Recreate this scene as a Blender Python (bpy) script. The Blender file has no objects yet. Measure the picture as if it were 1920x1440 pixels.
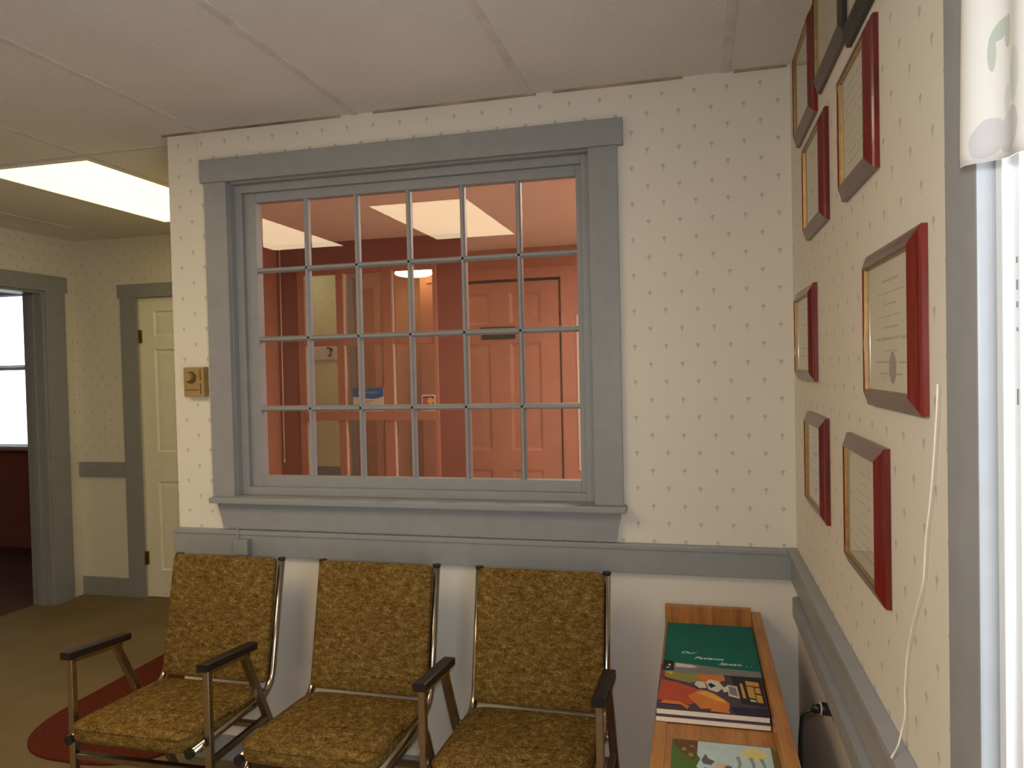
import bpy, bmesh, math, random
from mathutils import Vector, Matrix
random.seed(7)
C = bpy.context.scene.collection
PI = math.pi

# ------------------------------------------------------------------ node helpers
class NT:
    def __init__(s, name):
        s.m = bpy.data.materials.new(name); s.m.use_nodes = True
        s.t = s.m.node_tree; s.t.nodes.clear()
        s.out = s.n('ShaderNodeOutputMaterial')
    def n(s, kind, **kw):
        x = s.t.nodes.new(kind)
        for k, v in kw.items(): setattr(x, k, v)
        return x
    def link(s, a, b): s.t.links.new(a, b)
    def put(s, sock, v):
        if isinstance(v, bpy.types.NodeSocket): s.link(v, sock)
        else: sock.default_value = v
    def math(s, op, a, b=None, c=None, clamp=False):
        x = s.n('ShaderNodeMath', operation=op); x.use_clamp = clamp
        s.put(x.inputs[0], a)
        if b is not None: s.put(x.inputs[1], b)
        if c is not None: s.put(x.inputs[2], c)
        return x.outputs[0]
    def coords(s, scale=(1, 1, 1)):
        t = s.n('ShaderNodeTexCoord'); mp = s.n('ShaderNodeMapping')
        s.link(t.outputs['Object'], mp.inputs['Vector']); mp.inputs['Scale'].default_value = scale
        return mp.outputs[0]
    def noise(s, vec, scale, detail=3, rough=.55):
        x = s.n('ShaderNodeTexNoise'); s.link(vec, x.inputs['Vector'])
        x.inputs['Scale'].default_value = scale; x.inputs['Detail'].default_value = detail
        x.inputs['Roughness'].default_value = rough
        return x.outputs['Fac']
    def ramp(s, fac, stops):
        x = s.n('ShaderNodeValToRGB'); s.link(fac, x.inputs['Fac'])
        e = x.color_ramp.elements
        while len(e) < len(stops): e.new(.5)
        for i, (p, c) in enumerate(stops):
            e[i].position = p; e[i].color = (*c, 1)
        return x.outputs['Color']
    def mix(s, fac, a, b):
        x = s.n('ShaderNodeMix', data_type='RGBA')
        s.put(x.inputs['Factor'], fac)
        for sock, v in ((x.inputs[6], a), (x.inputs[7], b)):
            s.put(sock, v if isinstance(v, bpy.types.NodeSocket) else (*v, 1))
        return x.outputs[2]
    def bump(s, h, strength=.2, dist=.002):
        x = s.n('ShaderNodeBump'); s.link(h, x.inputs['Height'])
        x.inputs['Strength'].default_value = strength; x.inputs['Distance'].default_value = dist
        return x.outputs['Normal']
    def bsdf(s, color, rough=.6, metal=0, spec=.5, normal=None, coat=0):
        p = s.n('ShaderNodeBsdfPrincipled')
        s.put(p.inputs['Base Color'], color if isinstance(color, bpy.types.NodeSocket) else (*color, 1))
        s.put(p.inputs['Roughness'], rough)
        p.inputs['Metallic'].default_value = metal
        p.inputs['Specular IOR Level'].default_value = spec
        p.inputs['Coat Weight'].default_value = coat
        if normal is not None: s.link(normal, p.inputs['Normal'])
        s.link(p.outputs[0], s.out.inputs['Surface'])
        return s.m

def plain(name, col, rough=.6, metal=0, spec=.5, var=.06, scale=18, coat=0):
    """paint-like surface with faint procedural unevenness"""
    t = NT(name); f = t.noise(t.coords(), scale)
    lo = tuple(c * (1 - var) for c in col); hi = tuple(min(1, c * (1 + var)) for c in col)
    return t.bsdf(t.ramp(f, [(.3, lo), (.7, hi)]), rough, metal, spec, coat=coat)

def wallpaper(name, axis, base, motif, amount=.36, wain=.86):
    t = NT(name); tc = t.n('ShaderNodeTexCoord'); sep = t.n('ShaderNodeSeparateXYZ')
    t.link(tc.outputs['Object'], sep.inputs[0])
    u = sep.outputs[axis]; v = sep.outputs['Z']
    W, H = .1025, .1185
    masks = []
    for du, dv in ((.5, .394), (.448, .334)):
        a = t.math('SUBTRACT', t.math('FRACT', t.math('ADD', t.math('DIVIDE', t.math('ADD', u, du), W), 100.5)), .5)
        b = t.math('SUBTRACT', t.math('FRACT', t.math('ADD', t.math('DIVIDE', t.math('SUBTRACT', v, 2 + dv), H), 100.5)), .5)
        a = t.math('MULTIPLY', a, W); b = t.math('MULTIPLY', b, H)
        b2 = t.math('ADD', b, .009)
        r = t.math('SQRT', t.math('ADD', t.math('MULTIPLY', a, a), t.math('MULTIPLY', b2, b2)))
        th = t.math('ARCTAN2', a, b2)
        lobes = t.math('ABSOLUTE', t.math('COSINE', t.math('MULTIPLY', th, 2.6)))
        rad = t.math('ADD', .0125, t.math('MULTIPLY', lobes, .0035))
        fan = t.math('MULTIPLY', t.math('LESS_THAN', r, rad), t.math('LESS_THAN', t.math('ABSOLUTE', th), .62))
        stem = t.math('MULTIPLY', t.math('LESS_THAN', t.math('ABSOLUTE', a), .0013),
                      t.math('LESS_THAN', t.math('ABSOLUTE', t.math('ADD', b, .008)), .0065))
        masks.append(t.math('MAXIMUM', fan, stem))
    m = t.math('MAXIMUM', masks[0], masks[1])
    m = t.math('MULTIPLY', m, t.math('GREATER_THAN', v, wain))
    fine = t.noise(t.coords(), 220, 2)
    m = t.math('MULTIPLY', m, t.math('ADD', t.math('MULTIPLY', fine, .7), amount - .25))
    big = t.noise(t.coords(), 2.2, 2)
    basec = t.ramp(big, [(.3, tuple(c * .97 for c in base)), (.7, base)])
    col = t.mix(m, basec, motif)
    return t.bsdf(col, .62, 0, .35, t.bump(t.noise(t.coords(), 350, 2), .06, .001))

def wood(name, c0, c1, rough=.35, axis='Y', coat=0, scale=9.):
    t = NT(name)
    sc = {'Y': (14, 1.1, 14), 'Z': (14, 14, 1.1), 'X': (1.1, 14, 14)}[axis]
    vec = t.coords(sc)
    f = t.noise(vec, scale * .35, 5, .62)
    g = t.noise(t.coords(tuple(q * 3 for q in sc)), scale, 3)
    fac = t.math('ADD', t.math('MULTIPLY', f, .75), t.math('MULTIPLY', g, .25))
    return t.bsdf(t.ramp(fac, [(.36, c0), (.62, c1)]), rough, 0, .5, t.bump(g, .06, .0006), coat)

def tweed(name):
    t = NT(name)
    v = t.coords((1, 1, 1))
    a = t.noise(t.coords((1, 1, 1.8)), 42, 4, .7); b = t.noise(t.coords((1, 1, 2.6)), 130, 3, .6)
    vor = t.n('ShaderNodeTexVoronoi'); t.link(t.coords((1, 1, 1.7)), vor.inputs['Vector']); vor.inputs['Scale'].default_value = 210
    fac = t.math('ADD', t.math('MULTIPLY', a, .5), t.math('MULTIPLY', b, .5))
    col = t.ramp(fac, [(.36, (.045, .024, .006)), (.46, (.130, .073, .016)), (.54, (.185, .112, .028)), (.66, (.36, .25, .09))])
    h = t.math('ADD', vor.outputs['Distance'], b)
    return t.bsdf(col, .95, 0, .1, t.bump(h, .55, .003))

def carpet(name, c0, c1):
    t = NT(name)
    f = t.noise(t.coords(), 160, 4, .7); g = t.noise(t.coords(), 1.6, 3)
    fac = t.math('ADD', t.math('MULTIPLY', f, .6), t.math('MULTIPLY', g, .4))
    return t.bsdf(t.ramp(fac, [(.35, c0), (.65, c1)]), .97, 0, .1, t.bump(f, .6, .004))

def braided(name, c0, c1):
    t = NT(name)
    w = t.n('ShaderNodeTexNoise'); t.link(t.coords(), w.inputs['Vector']); w.inputs['Scale'].default_value = 90
    return t.bsdf(t.ramp(w.outputs['Fac'], [(.35, c0), (.7, c1)]), .9, 0, .15, t.bump(w.outputs['Fac'], .7, .004))

def ceiling_tile(name, c0, c1):
    t = NT(name)
    f = t.noise(t.coords(), 140, 5, .75); g = t.noise(t.coords(), 1.3, 3)
    fac = t.math('ADD', t.math('MULTIPLY', f, .55), t.math('MULTIPLY', g, .45))
    return t.bsdf(t.ramp(fac, [(.36, c0), (.6, c1)]), .92, 0, .2, t.bump(f, .45, .004))

def glass(name, tint=(1, 1, 1), ior=1.85):
    """thin pane: see-through with Fresnel mirror reflection"""
    t = NT(name)
    tr = t.n('ShaderNodeBsdfTransparent'); tr.inputs[0].default_value = (*tint, 1)
    gl = t.n('ShaderNodeBsdfGlossy'); gl.inputs['Roughness'].default_value = .0
    fr = t.n('ShaderNodeFresnel'); fr.inputs['IOR'].default_value = ior
    ge = t.n('ShaderNodeNewGeometry')
    fac = t.math('MULTIPLY', fr.outputs[0], t.math('SUBTRACT', 1.0, ge.outputs['Backfacing']))
    mx = t.n('ShaderNodeMixShader')
    t.link(fac, mx.inputs[0]); t.link(tr.outputs[0], mx.inputs[1]); t.link(gl.outputs[0], mx.inputs[2])
    t.link(mx.outputs[0], t.out.inputs['Surface'])
    return t.m

def emit(name, col, strength):
    t = NT(name)
    f = t.noise(t.coords((2, .6, 1)), 2.4, 2)
    e = t.n('ShaderNodeEmission'); t.link(t.ramp(f, [(.2, tuple(c * .93 for c in col)), (.8, col)]), e.inputs[0])
    e.inputs[1].default_value = strength
    t.link(e.outputs[0], t.out.inputs['Surface'])
    return t.m

WALL = (.72, .67, .58); MOT = (.27, .24, .21)
M = {}
M['paper_x'] = wallpaper('wallpaper_x', 'X', WALL, MOT)
M['paper_y'] = wallpaper('wallpaper_y', 'Y', WALL, MOT)
M['cream'] = plain('cream_paint', WALL, .6)
M['green_paper'] = wallpaper('aged_wallpaper', 'X', (.80, .80, .46), (.45, .44, .28), wain=.5)
M['trim'] = plain('grey_blue_trim_paint', (.275, .28, .285), .42, spec=.4, var=.05)
M['terra'] = plain('terracotta_paint', (.40, .165, .10), .5, var=.08, scale=5)
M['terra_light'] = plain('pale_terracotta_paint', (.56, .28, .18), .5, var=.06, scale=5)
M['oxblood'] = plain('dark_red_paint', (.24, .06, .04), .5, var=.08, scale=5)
M['cream_board'] = plain('cream_board_paint', (.82, .78, .62), .5)
M['door_white'] = plain('cream_door_paint', (.82, .78, .66), .45, var=.03)
M['white'] = plain('white_gloss_paint', (.66, .672, .685), .4, var=.02)
M['tile'] = ceiling_tile('ceiling_tile', (.62, .58, .54), (.76, .72, .67))
M['grid'] = plain('ceiling_grid_paint', (.62, .57, .52), .6, var=.12, scale=9)
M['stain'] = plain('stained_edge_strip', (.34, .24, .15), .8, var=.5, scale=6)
M['pink_tile'] = ceiling_tile('office_ceiling', (.78, .66, .56), (.86, .74, .64))
M['carpet'] = carpet('brown_carpet', (.16, .115, .065), (.27, .20, .12))
M['carpet_red'] = carpet('red_room_carpet', (.10, .05, .04), (.16, .08, .06))
M['rug'] = braided('rust_braided_rug', (.085, .014, .006), (.14, .027, .011))
M['tweed'] = tweed('brown_tweed')
M['chrome'] = plain('aged_chrome', (.50, .43, .35), .2, metal=1, var=.1)
M['steel'] = plain('brown_steel', (.34, .27, .20), .32, metal=1, var=.15)
M['arm'] = wood('dark_arm_wood', (.004, .002, .0015), (.013, .006, .004), .5)
M['black'] = plain('black_plastic', (.012, .012, .013), .4, var=.1)
M['oak'] = wood('oak_laminate', (.27, .095, .02), (.48, .205, .05), .4, 'Y')
M['oak_z'] = wood('oak_laminate_upright', (.27, .095, .02), (.48, .205, .05), .4, 'Z')
M['mahogany'] = wood('mahogany_lacquer', (.060, .003, .003), (.17, .010, .008), .2, 'Z', coat=.25)
M['mahogany_y'] = wood('mahogany_lacquer_rail', (.075, .022, .017), (.14, .045, .035), .3, 'Y', coat=.2)  # greyer than the upright members: reflected room light put into the colour
M['walnut'] = wood('dark_walnut_frame', (.03, .012, .008), (.07, .03, .02), .3, 'Y')
M['gold'] = plain('gilt_fillet', (.40, .27, .11), .35, metal=1, var=.15, scale=60)
M['seal'] = plain('brown_seal', (.27, .20, .15), .6, var=.2, scale=90)
M['glass'] = glass('window_glass')
M['pic_glass'] = glass('picture_glass', ior=1.5)
M['lamp'] = emit('fluorescent_diffuser', (1, .80, .50), 9.0)
M['hall_lamp'] = emit('hall_fluorescent_diffuser', (1, .86, .32), 3.1)
M['office_lamp'] = emit('office_diffuser', (1, .87, .70), 24)
M['passage_fill'] = emit('passage_fill_glow', (1, .87, .62), 1.7)  # glow of the added fill panel in the passage
M['dome'] = emit('dome_lamp_glass', (1, .72, .32), 8)
M['lamp_frame'] = plain('white_enamel', (.7, .68, .62), .4)
M['brass'] = plain('tarnished_brass', (.20, .14, .06), .4, metal=1, var=.2)
M['beige_plastic'] = plain('tan_plastic', (.33, .21, .075), .4, var=.08)
M['tan_dark'] = plain('dark_tan_plastic', (.10, .055, .015), .5)
M['page'] = plain('cream_page_edges', (.72, .62, .48), .8, var=.08, scale=300)
M['teal'] = plain('teal_cover', (.006, .13, .10), .65, spec=.2, var=.08, scale=6)
M['cord'] = plain('ivory_cord', (.72, .66, .54), .5)
M['slat'] = plain('white_blind_slat', (.85, .85, .84), .4)
for n, c in {'orange': (.62, .19, .04), 'red': (.46, .075, .035), 'amber': (.72, .36, .06), 'olive': (.27, .24, .075),
             'purple': (.075, .045, .07), 'navy': (.018, .02, .045), 'ivory': (.62, .58, .48), 'grey': (.20, .19, .19),
             'letter': (.56, .30, .06), 'blue': (.012, .10, .33), 'skyblue': (.46, .56, .56), 'green': (.085, .14, .03),
             'brown': (.13, .065, .025), 'sun': (.66, .55, .24), 'smoke': (.24, .28, .29), 'black_print': (.02, .018, .018),
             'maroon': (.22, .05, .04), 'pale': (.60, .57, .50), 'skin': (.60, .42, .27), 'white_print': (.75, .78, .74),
             'slate': (.10, .11, .10), 'lightblue': (.10, .26, .48)}.items():
    M[n] = plain('print_' + n, c, .6, spec=.25, var=.07, scale=40)

def printed_paper(name, col, ink, pitch):
    t = NT(name); tc = t.n('ShaderNodeTexCoord'); sp = t.n('ShaderNodeSeparateXYZ'); t.link(tc.outputs['Object'], sp.inputs[0])
    v = t.math('DIVIDE', sp.outputs['Z'], pitch); row = t.math('FLOOR', v); fr = t.math('FRACT', v)
    oi = t.n('ShaderNodeObjectInfo')
    cx = t.n('ShaderNodeCombineXYZ'); t.link(t.math('MULTIPLY', sp.outputs['Y'], 75.), cx.inputs[0])
    t.link(t.math('ADD', t.math('MULTIPLY', row, 3.71), t.math('MULTIPLY', oi.outputs['Random'], 50.)), cx.inputs[1])
    n1 = t.n('ShaderNodeTexNoise'); t.link(cx.outputs[0], n1.inputs['Vector']); n1.inputs['Scale'].default_value = 1; n1.inputs['Detail'].default_value = 3
    wn = t.n('ShaderNodeTexWhiteNoise', noise_dimensions='1D'); t.link(t.math('ADD', row, t.math('MULTIPLY', oi.outputs['Random'], 91.)), wn.inputs['W'])
    half = t.math('ADD', .03, t.math('MULTIPLY', wn.outputs['Value'], .075))
    thick = t.math('ADD', .10, t.math('MULTIPLY', t.math('FRACT', t.math('MULTIPLY', wn.outputs['Value'], 7.3)), .13))
    m = t.math('MULTIPLY', t.math('LESS_THAN', t.math('ABSOLUTE', sp.outputs['Y']), half), t.math('LESS_THAN', fr, thick))
    m = t.math('MULTIPLY', m, t.math('GREATER_THAN', n1.outputs['Fac'], .43))
    m = t.math('MULTIPLY', m, t.math('MULTIPLY', t.math('GREATER_THAN', sp.outputs['Z'], .052), t.math('LESS_THAN', sp.outputs['Z'], .212)))
    base = t.ramp(t.noise(t.coords(), 6), [(.3, tuple(c * .95 for c in col)), (.7, col)])
    return t.bsdf(t.mix(t.math('MULTIPLY', m, .6), base, ink), .7, 0, .3)
M['parchment'] = printed_paper('certificate_paper', (.62, .57, .43), (.22, .19, .15), .0182)
M['parchment2'] = printed_paper('pale_certificate_paper', (.66, .63, .54), (.25, .22, .18), .0215)
# valance fabric: white with soft watercolour blotches
t = NT('watercolour_fabric')
def petals(spots, soft=.9):
    tc = t.n('ShaderNodeTexCoord'); ns = t.n('ShaderNodeTexNoise'); t.link(tc.outputs['Object'], ns.inputs['Vector']); ns.inputs['Scale'].default_value = 28
    best = None
    for y, z, ry, rz in spots:
        sp = t.n('ShaderNodeSeparateXYZ'); t.link(tc.outputs['Object'], sp.inputs[0])
        a = t.math('DIVIDE', t.math('SUBTRACT', sp.outputs['Y'], y), ry); b = t.math('DIVIDE', t.math('SUBTRACT', sp.outputs['Z'], z), rz)
        d = t.math('ADD', t.math('MULTIPLY', a, a), t.math('MULTIPLY', b, b))
        m = t.math('LESS_THAN', t.math('ADD', d, t.math('MULTIPLY', ns.outputs['Fac'], 1.0)), 1.5)
        best = m if best is None else t.math('MAXIMUM', best, m)
    return t.math('MULTIPLY', best, soft)
# spots are relative to the valance's own origin
gs, ls, ps = [], [], []
for k in range(8):
    o_ = -.17 * k
    gs += [(.330 + o_, .126, .016, .008), (.345 + o_, .112, .006, .016), (.315 + o_, .118, .008, .014), (.268 + o_, .20, .014, .02)]
    ls += [(.352 + o_, .038, .026, .018), (.308 + o_, .034, .03, .018), (.30 + o_, .24, .03, .02)]
    ps += [(.290 + o_, .075, .018, .022), (.318 + o_, .062, .008, .012), (.36 + o_, .30, .012, .02)]
c1 = t.mix(petals(ps), (.74, .74, .71), (.60, .64, .62))
c1 = t.mix(petals(ls), c1, (.56, .56, .60))
c2 = t.mix(petals(gs), c1, (.46, .52, .46))
M['fabric'] = t.bsdf(c2, .85, 0, .1)

# ------------------------------------------------------------------ mesh helpers
def wloc(o):
    v = Vector((0, 0, 0))
    while o is not None: v += o.location; o = o.parent
    return v
def obj(name, bm, mats, parent=None, smooth=False):
    if parent is not None: bmesh.ops.translate(bm, verts=bm.verts, vec=-wloc(parent))
    bmesh.ops.recalc_face_normals(bm, faces=bm.faces)
    me = bpy.data.meshes.new(name); bm.to_mesh(me); bm.free()
    for m in (mats if isinstance(mats, (list, tuple)) else [mats]): me.materials.append(M[m])
    if smooth:
        for p in me.polygons: p.use_smooth = True
    o = bpy.data.objects.new(name, me); C.objects.link(o)
    if parent is not None: o.parent = parent
    return o
def based(o, loc):
    """move a top-level mesh's origin to its base"""
    o.data.transform(Matrix.Translation(-Vector(loc))); o.location = loc; return o
def thing(name, label, cat, loc=(0, 0, 0), group=None):
    o = bpy.data.objects.new(name, None); C.objects.link(o); o.location = loc; o.empty_display_size = .05
    o['label'] = label; o['category'] = cat
    if group: o['group'] = group
    return o
def tag(o, label, cat, group=None):
    o['label'] = label; o['category'] = cat
    if group: o['group'] = group
    return o
def struct(o, label=None, cat=None):
    o['kind'] = 'structure'
    if label: o['label'] = label
    if cat: o['category'] = cat
    return o
def B(): return bmesh.new()
def box(bm, x0, x1, y0, y1, z0, z1, mi=0, bev=0, face=None):
    g = bmesh.ops.create_cube(bm, size=1)
    for v in g['verts']:
        v.co = Vector((x0 + (v.co.x + .5) * (x1 - x0), y0 + (v.co.y + .5) * (y1 - y0), z0 + (v.co.z + .5) * (z1 - z0)))
    fs = {f for v in g['verts'] for f in v.link_faces}
    for f in fs:
        f.normal_update(); f.material_index = mi
        if face:
            n = f.normal
            for k, i in face.items():
                if n['xyz'.index(k[1])] * (1 if k[0] == '+' else -1) > .9: f.material_index = i
    if bev:
        es = list({e for f in fs for e in f.edges})
        bmesh.ops.bevel(bm, geom=es, offset=bev, segments=2, profile=.7, affect='EDGES')
    return bm
def one_box(*a, **k): return box(B(), *a, **k)
def prism(bm, pts, axis, lo, hi, mi=0):
    """polygon pts (2-D) extruded along axis"""
    def P(q, w):
        return {'x': (w, q[0], q[1]), 'y': (q[0], w, q[1]), 'z': (q[0], q[1], w)}[axis]
    a = [bm.verts.new(P(q, lo)) for q in pts]; b = [bm.verts.new(P(q, hi)) for q in pts]
    n = len(pts); fs = [bm.faces.new(a), bm.faces.new(b[::-1])]
    for i in range(n): fs.append(bm.faces.new((a[i], b[i], b[(i + 1) % n], a[(i + 1) % n])))
    for f in fs: f.material_index = mi
    return bm
def round_path(pts, r, seg=7):
    out = [Vector(pts[0])]
    for i in range(1, len(pts) - 1):
        p, a, b = Vector(pts[i]), Vector(pts[i - 1]), Vector(pts[i + 1])
        da, db = (a - p), (b - p); rr = min(r, da.length * .49, db.length * .49)
        A = p + da.normalized() * rr; Bq = p + db.normalized() * rr
        for k in range(seg + 1):
            s = k / seg; out.append(A * (1 - s) ** 2 + p * 2 * s * (1 - s) + Bq * s * s)
    out.append(Vector(pts[-1])); return out
def sweep(bm, path, w, h=None, n=12, side=Vector((1, 0, 0)), square=False, mi=0):
    """tube along path; w,h half sizes"""
    h = w if h is None else h
    path = [Vector(p) for p in path]; rings = []
    for i, p in enumerate(path):
        d = (path[min(i + 1, len(path) - 1)] - path[max(i - 1, 0)]).normalized()
        s = side - d * side.dot(d)
        if s.length < 1e-3: s = Vector((0, 1, 0)) - d * d.y
        if s.length < 1e-3: s = Vector((0, 0, 1)) - d * d.z
        s.normalize(); u = d.cross(s)
        if square:
            c = .82; prof = [(1, -c), (1, c), (c, 1), (-c, 1), (-1, c), (-1, -c), (-c, -1), (c, -1)]
        else: prof = [(math.cos(2 * PI * k / n), math.sin(2 * PI * k / n)) for k in range(n)]
        rings.append([bm.verts.new(p + s * (a * w) + u * (b * h)) for a, b in prof])
    for r0, r1 in zip(rings, rings[1:]):
        m = len(r0)
        for k in range(m):
            f = bm.faces.new((r0[k], r0[(k + 1) % m], r1[(k + 1) % m], r1[k])); f.material_index = mi
    bm.faces.new(rings[0][::-1]).material_index = mi; bm.faces.new(rings[-1]).material_index = mi
    return bm
def cushion(bm, cx, cy, cz, hx, hy, hz, p=5., crown=.012, corner=9., rings=16, seg=56, tf=None):
    """boxed cushion: super-ellipse outline with rounded edges and a crowned top; tf maps local to world"""
    vs = []
    for j in range(rings + 1):
        ph = PI * j / rings
        s, c = max(0, math.sin(ph)), math.cos(ph)
        tt = s ** (2 / p); zz = math.copysign(abs(c) ** (2 / p), c) * hz
        row = []
        for k in range(seg):
            a = 2 * PI * k / seg; ca, sa = math.cos(a), math.sin(a)
            x = math.copysign(abs(ca) ** (2 / corner), ca) * hx * tt; y = math.copysign(abs(sa) ** (2 / corner), sa) * hy * tt
            z = zz + math.copysign(crown, zz) * (1 - (x / hx) ** 2) * (1 - (y / hy) ** 2) * (1 if zz > 0 else .3)
            q = Vector((x, y, z)); q = tf(q) if tf else q + Vector((cx, cy, cz))
            row.append(q)
            if j in (0, rings): break
        vs.append([bm.verts.new(q) for q in row])
    for r0, r1 in zip(vs, vs[1:]):
        for k in range(seg):
            k2 = (k + 1) % seg
            a = [r0[0]] if len(r0) == 1 else [r0[k], r0[k2]]
            b = [r1[0]] if len(r1) == 1 else [r1[k2], r1[k]]
            bm.faces.new(a + b)
    return bm
def disc(bm, cx, cy, cz, r, h, axis='y', n=28, r2=None, mi=0):
    r2 = r if r2 is None else r2
    def P(a, rr, w):
        c, s = math.cos(a) * rr, math.sin(a) * rr
        return {'y': (cx + c, cy + w, cz + s), 'x': (cx + w, cy + c, cz + s), 'z': (cx + c, cy + s, cz + w)}[axis]
    a = [bm.verts.new(P(2 * PI * k / n, r, 0)) for k in range(n)]; b = [bm.verts.new(P(2 * PI * k / n, r2, h)) for k in range(n)]
    fs = [bm.faces.new(a), bm.faces.new(b[::-1])]
    for k in range(n): fs.append(bm.faces.new((a[k], b[k], b[(k + 1) % n], a[(k + 1) % n])))
    for f in fs: f.material_index = mi
    return bm

ZC = 2.44
XL, YN = -4.45, -3.3            # left wall, wall behind the photographer
# ================================================================== SETTING
floor = struct(obj('floor', one_box(XL - .15, .12, YN, 3.3, -.06, 0), 'carpet'))
struct(obj('floor_red_room', one_box(-7.3, XL - .15, -.6, 2.9, -.06, 0), 'carpet_red'))
M['bounce_floor'] = plain('pale_bounce_floor', (.66, .60, .52), .4, var=.05)  # kept pale so light bounces up to the office ceiling
struct(obj('floor_office_bounce', prism(B(), [(-2.2, .13), (-.01, .13), (-.01, 3.14), (-4.1, 3.14), (-3.2, 1.9), (-3.2, 1.8)], 'z', 0, .004), 'bounce_floor'))  # unseen sheet added over the carpet to brighten the office ceiling
# ceiling: waiting room and hall
bm = B(); prism(bm, [(XL - .15, YN - .1), (.12, YN - .1), (.12, .06), (-2.29, .06), (-3.42, 1.75), (XL - .15, 1.86)], 'z', ZC, ZC + .06)
ceil = struct(obj('ceiling', bm, 'tile'))
bm = B()
xs = [-.196 - .648 * k for k in range(7)]
for x in xs:
    y1 = 0 if x > -2.28 else (-1.46 * (x + 2.29) if x > -3.4 else 1.74)
    box(bm, x - .013, x + .013, YN, y1, ZC - .004, ZC + .001, bev=.0015)
for y in (.11, -1.19, -2.49):
    box(bm, XL, -2.33 if y > 0 else 0, y - .013, y + .013, ZC - .0035, ZC + .001, bev=.0012)
obj('ceiling_grid', bm, 'grid', ceil)
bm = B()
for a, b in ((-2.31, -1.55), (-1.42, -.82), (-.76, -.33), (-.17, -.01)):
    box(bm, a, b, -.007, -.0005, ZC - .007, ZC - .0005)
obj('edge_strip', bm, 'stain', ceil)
struct(obj('ceiling_inner', prism(B(), [(-3.42, 1.76), (-2.29, .06), (.12, .06), (.12, 3.4), (-4.3, 3.4), (-4.3, 1.86)], 'z', ZC, ZC + .06), 'pink_tile'))
struct(obj('ceiling_red_room', one_box(-7.3, XL - .15, -.6, 2.9, ZC, ZC + .06), 'tile'))

# back wall with the office window
WX0, WX1, WZ0, WZ1 = -2.03, -.638, 1.028, 2.236
bm = B(); fc = {'+y': 1}
box(bm, -2.29, WX0, 0, .12, 0, ZC, face=fc); box(bm, WX1, .12, 0, .12, 0, ZC, face=fc)
box(bm, WX0, WX1, 0, .12, 0, WZ0, face=fc); box(bm, WX0, WX1, 0, .12, WZ1, ZC, face=fc)
struct(obj('wall_back', bm, ['paper_x', 'terra_light']))
# right wall with the entrance opening (y -2.58 .. -1.62)
DY0, DY1, DZ = -2.58, -1.625, 2.06
bm = B()
box(bm, 0, .12, DY1, 0, 0, ZC); box(bm, 0, .12, YN, DY0, 0, ZC); box(bm, 0, .12, DY0, DY1, DZ, ZC)
struct(obj('wall_right', bm, 'paper_y'))
struct(obj('wall_front', one_box(XL - .15, .12, YN - .1, YN, 0, ZC), 'paper_x'))
# left wall with the doorway to the red room (y .62 .. 1.48)
LY0, LY1, LZ = .60, 1.48, 2.075
bm = B(); fc = {'-x': 1}
box(bm, XL - .15, XL, LY1, 1.86, 0, ZC, face=fc); box(bm, XL - .15, XL, YN, LY0, 0, ZC, face=fc)
box(bm, XL - .15, XL, LY0, LY1, LZ, ZC, face=fc)
struct(obj('wall_left', bm, ['paper_y', 'terra']))
# far wall of the hall with the white door
FY = 1.74; HX0, HX1 = -3.945, -3.42
bm = B(); fc = {'+y': 1}
box(bm, XL, HX0, FY, FY + .12, 0, ZC, face=fc); box(bm, HX0, HX1, FY, FY + .12, 2.032, ZC, face=fc)
box(bm, HX0, HX1, FY + .08, FY + .12, 0, 2.032, face=fc)
struct(obj('wall_far', bm, ['paper_x', 'terra']))
# slanting wall between hall and office
bm = B(); prism(bm, [(-2.29, .02), (-2.29, .12), (-3.36, 1.76), (-3.42, 1.72)], 'z', 0, ZC)
for f in bm.faces:
    c = f.calc_center_median()
    f.material_index = 0 if abs(c.x + 2.855) < .012 and abs(c.y - .87) < .02 else 1
struct(obj('wall_slant', bm, ['paper_x', 'terra']))

# ---- window 1 (grey sash with 24 panes)
win = struct(obj('window_1', one_box(-2.133, -.526, -.028, 0, 2.234, 2.322, bev=.003), 'trim'),
             'grey painted interior window of twenty-four panes in the papered wall', 'window')
for a, b in ((-2.12, -2.026), (-.642, -.546)):
    obj('casing', one_box(a, b, -.02, 0, 1.033, 2.234, bev=.002), 'trim', win)
obj('sill', one_box(-2.115, -.535, -.056, .05, 1.012, 1.034, bev=.005), 'trim', win)
obj('apron', prism(B(), [(-2.104, 1.012), (-.552, 1.012), (-.566, .955), (-.572, .914), (-2.078, .914), (-2.088, .955)], 'y', -.02, 0), 'trim', win)
bm = B()
box(bm, -2.03, -2.022, 0, .12, 1.034, 2.234); box(bm, -.646, -.638, 0, .12, 1.034, 2.234); box(bm, -2.03, -.638, 0, .12, 2.228, 2.236)
obj('jamb', bm, 'trim', win)
def rect_frame(bm, x0, x1, z0, z1, w, y0, y1, bev=.002):
    box(bm, x0, x0 + w, y0, y1, z0, z1, bev=bev); box(bm, x1 - w, x1, y0, y1, z0, z1, bev=bev)
    box(bm, x0 + w, x1 - w, y0, y1, z1 - w, z1, bev=bev); box(bm, x0 + w, x1 - w, y0, y1, z0, z0 + w, bev=bev)
bm = B(); rect_frame(bm, -2.022, -.646, 1.034, 2.228, .03, .03, .115)
obj('stop', bm, 'trim', win)
SX0, SX1, SZ0, SZ1 = -1.944, -.697, 1.104, 2.163
bm = B()
box(bm, -1.994, SX0, .05, .09, 1.062, 2.2, bev=.003); box(bm, SX1, -.674, .05, .09, 1.062, 2.2, bev=.003)
box(bm, SX0, SX1, .05, .09, SZ1, 2.2, bev=.003); box(bm, SX0, SX1, .05, .09, 1.062, SZ0, bev=.003)
obj('sash', bm, 'trim', win)
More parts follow.
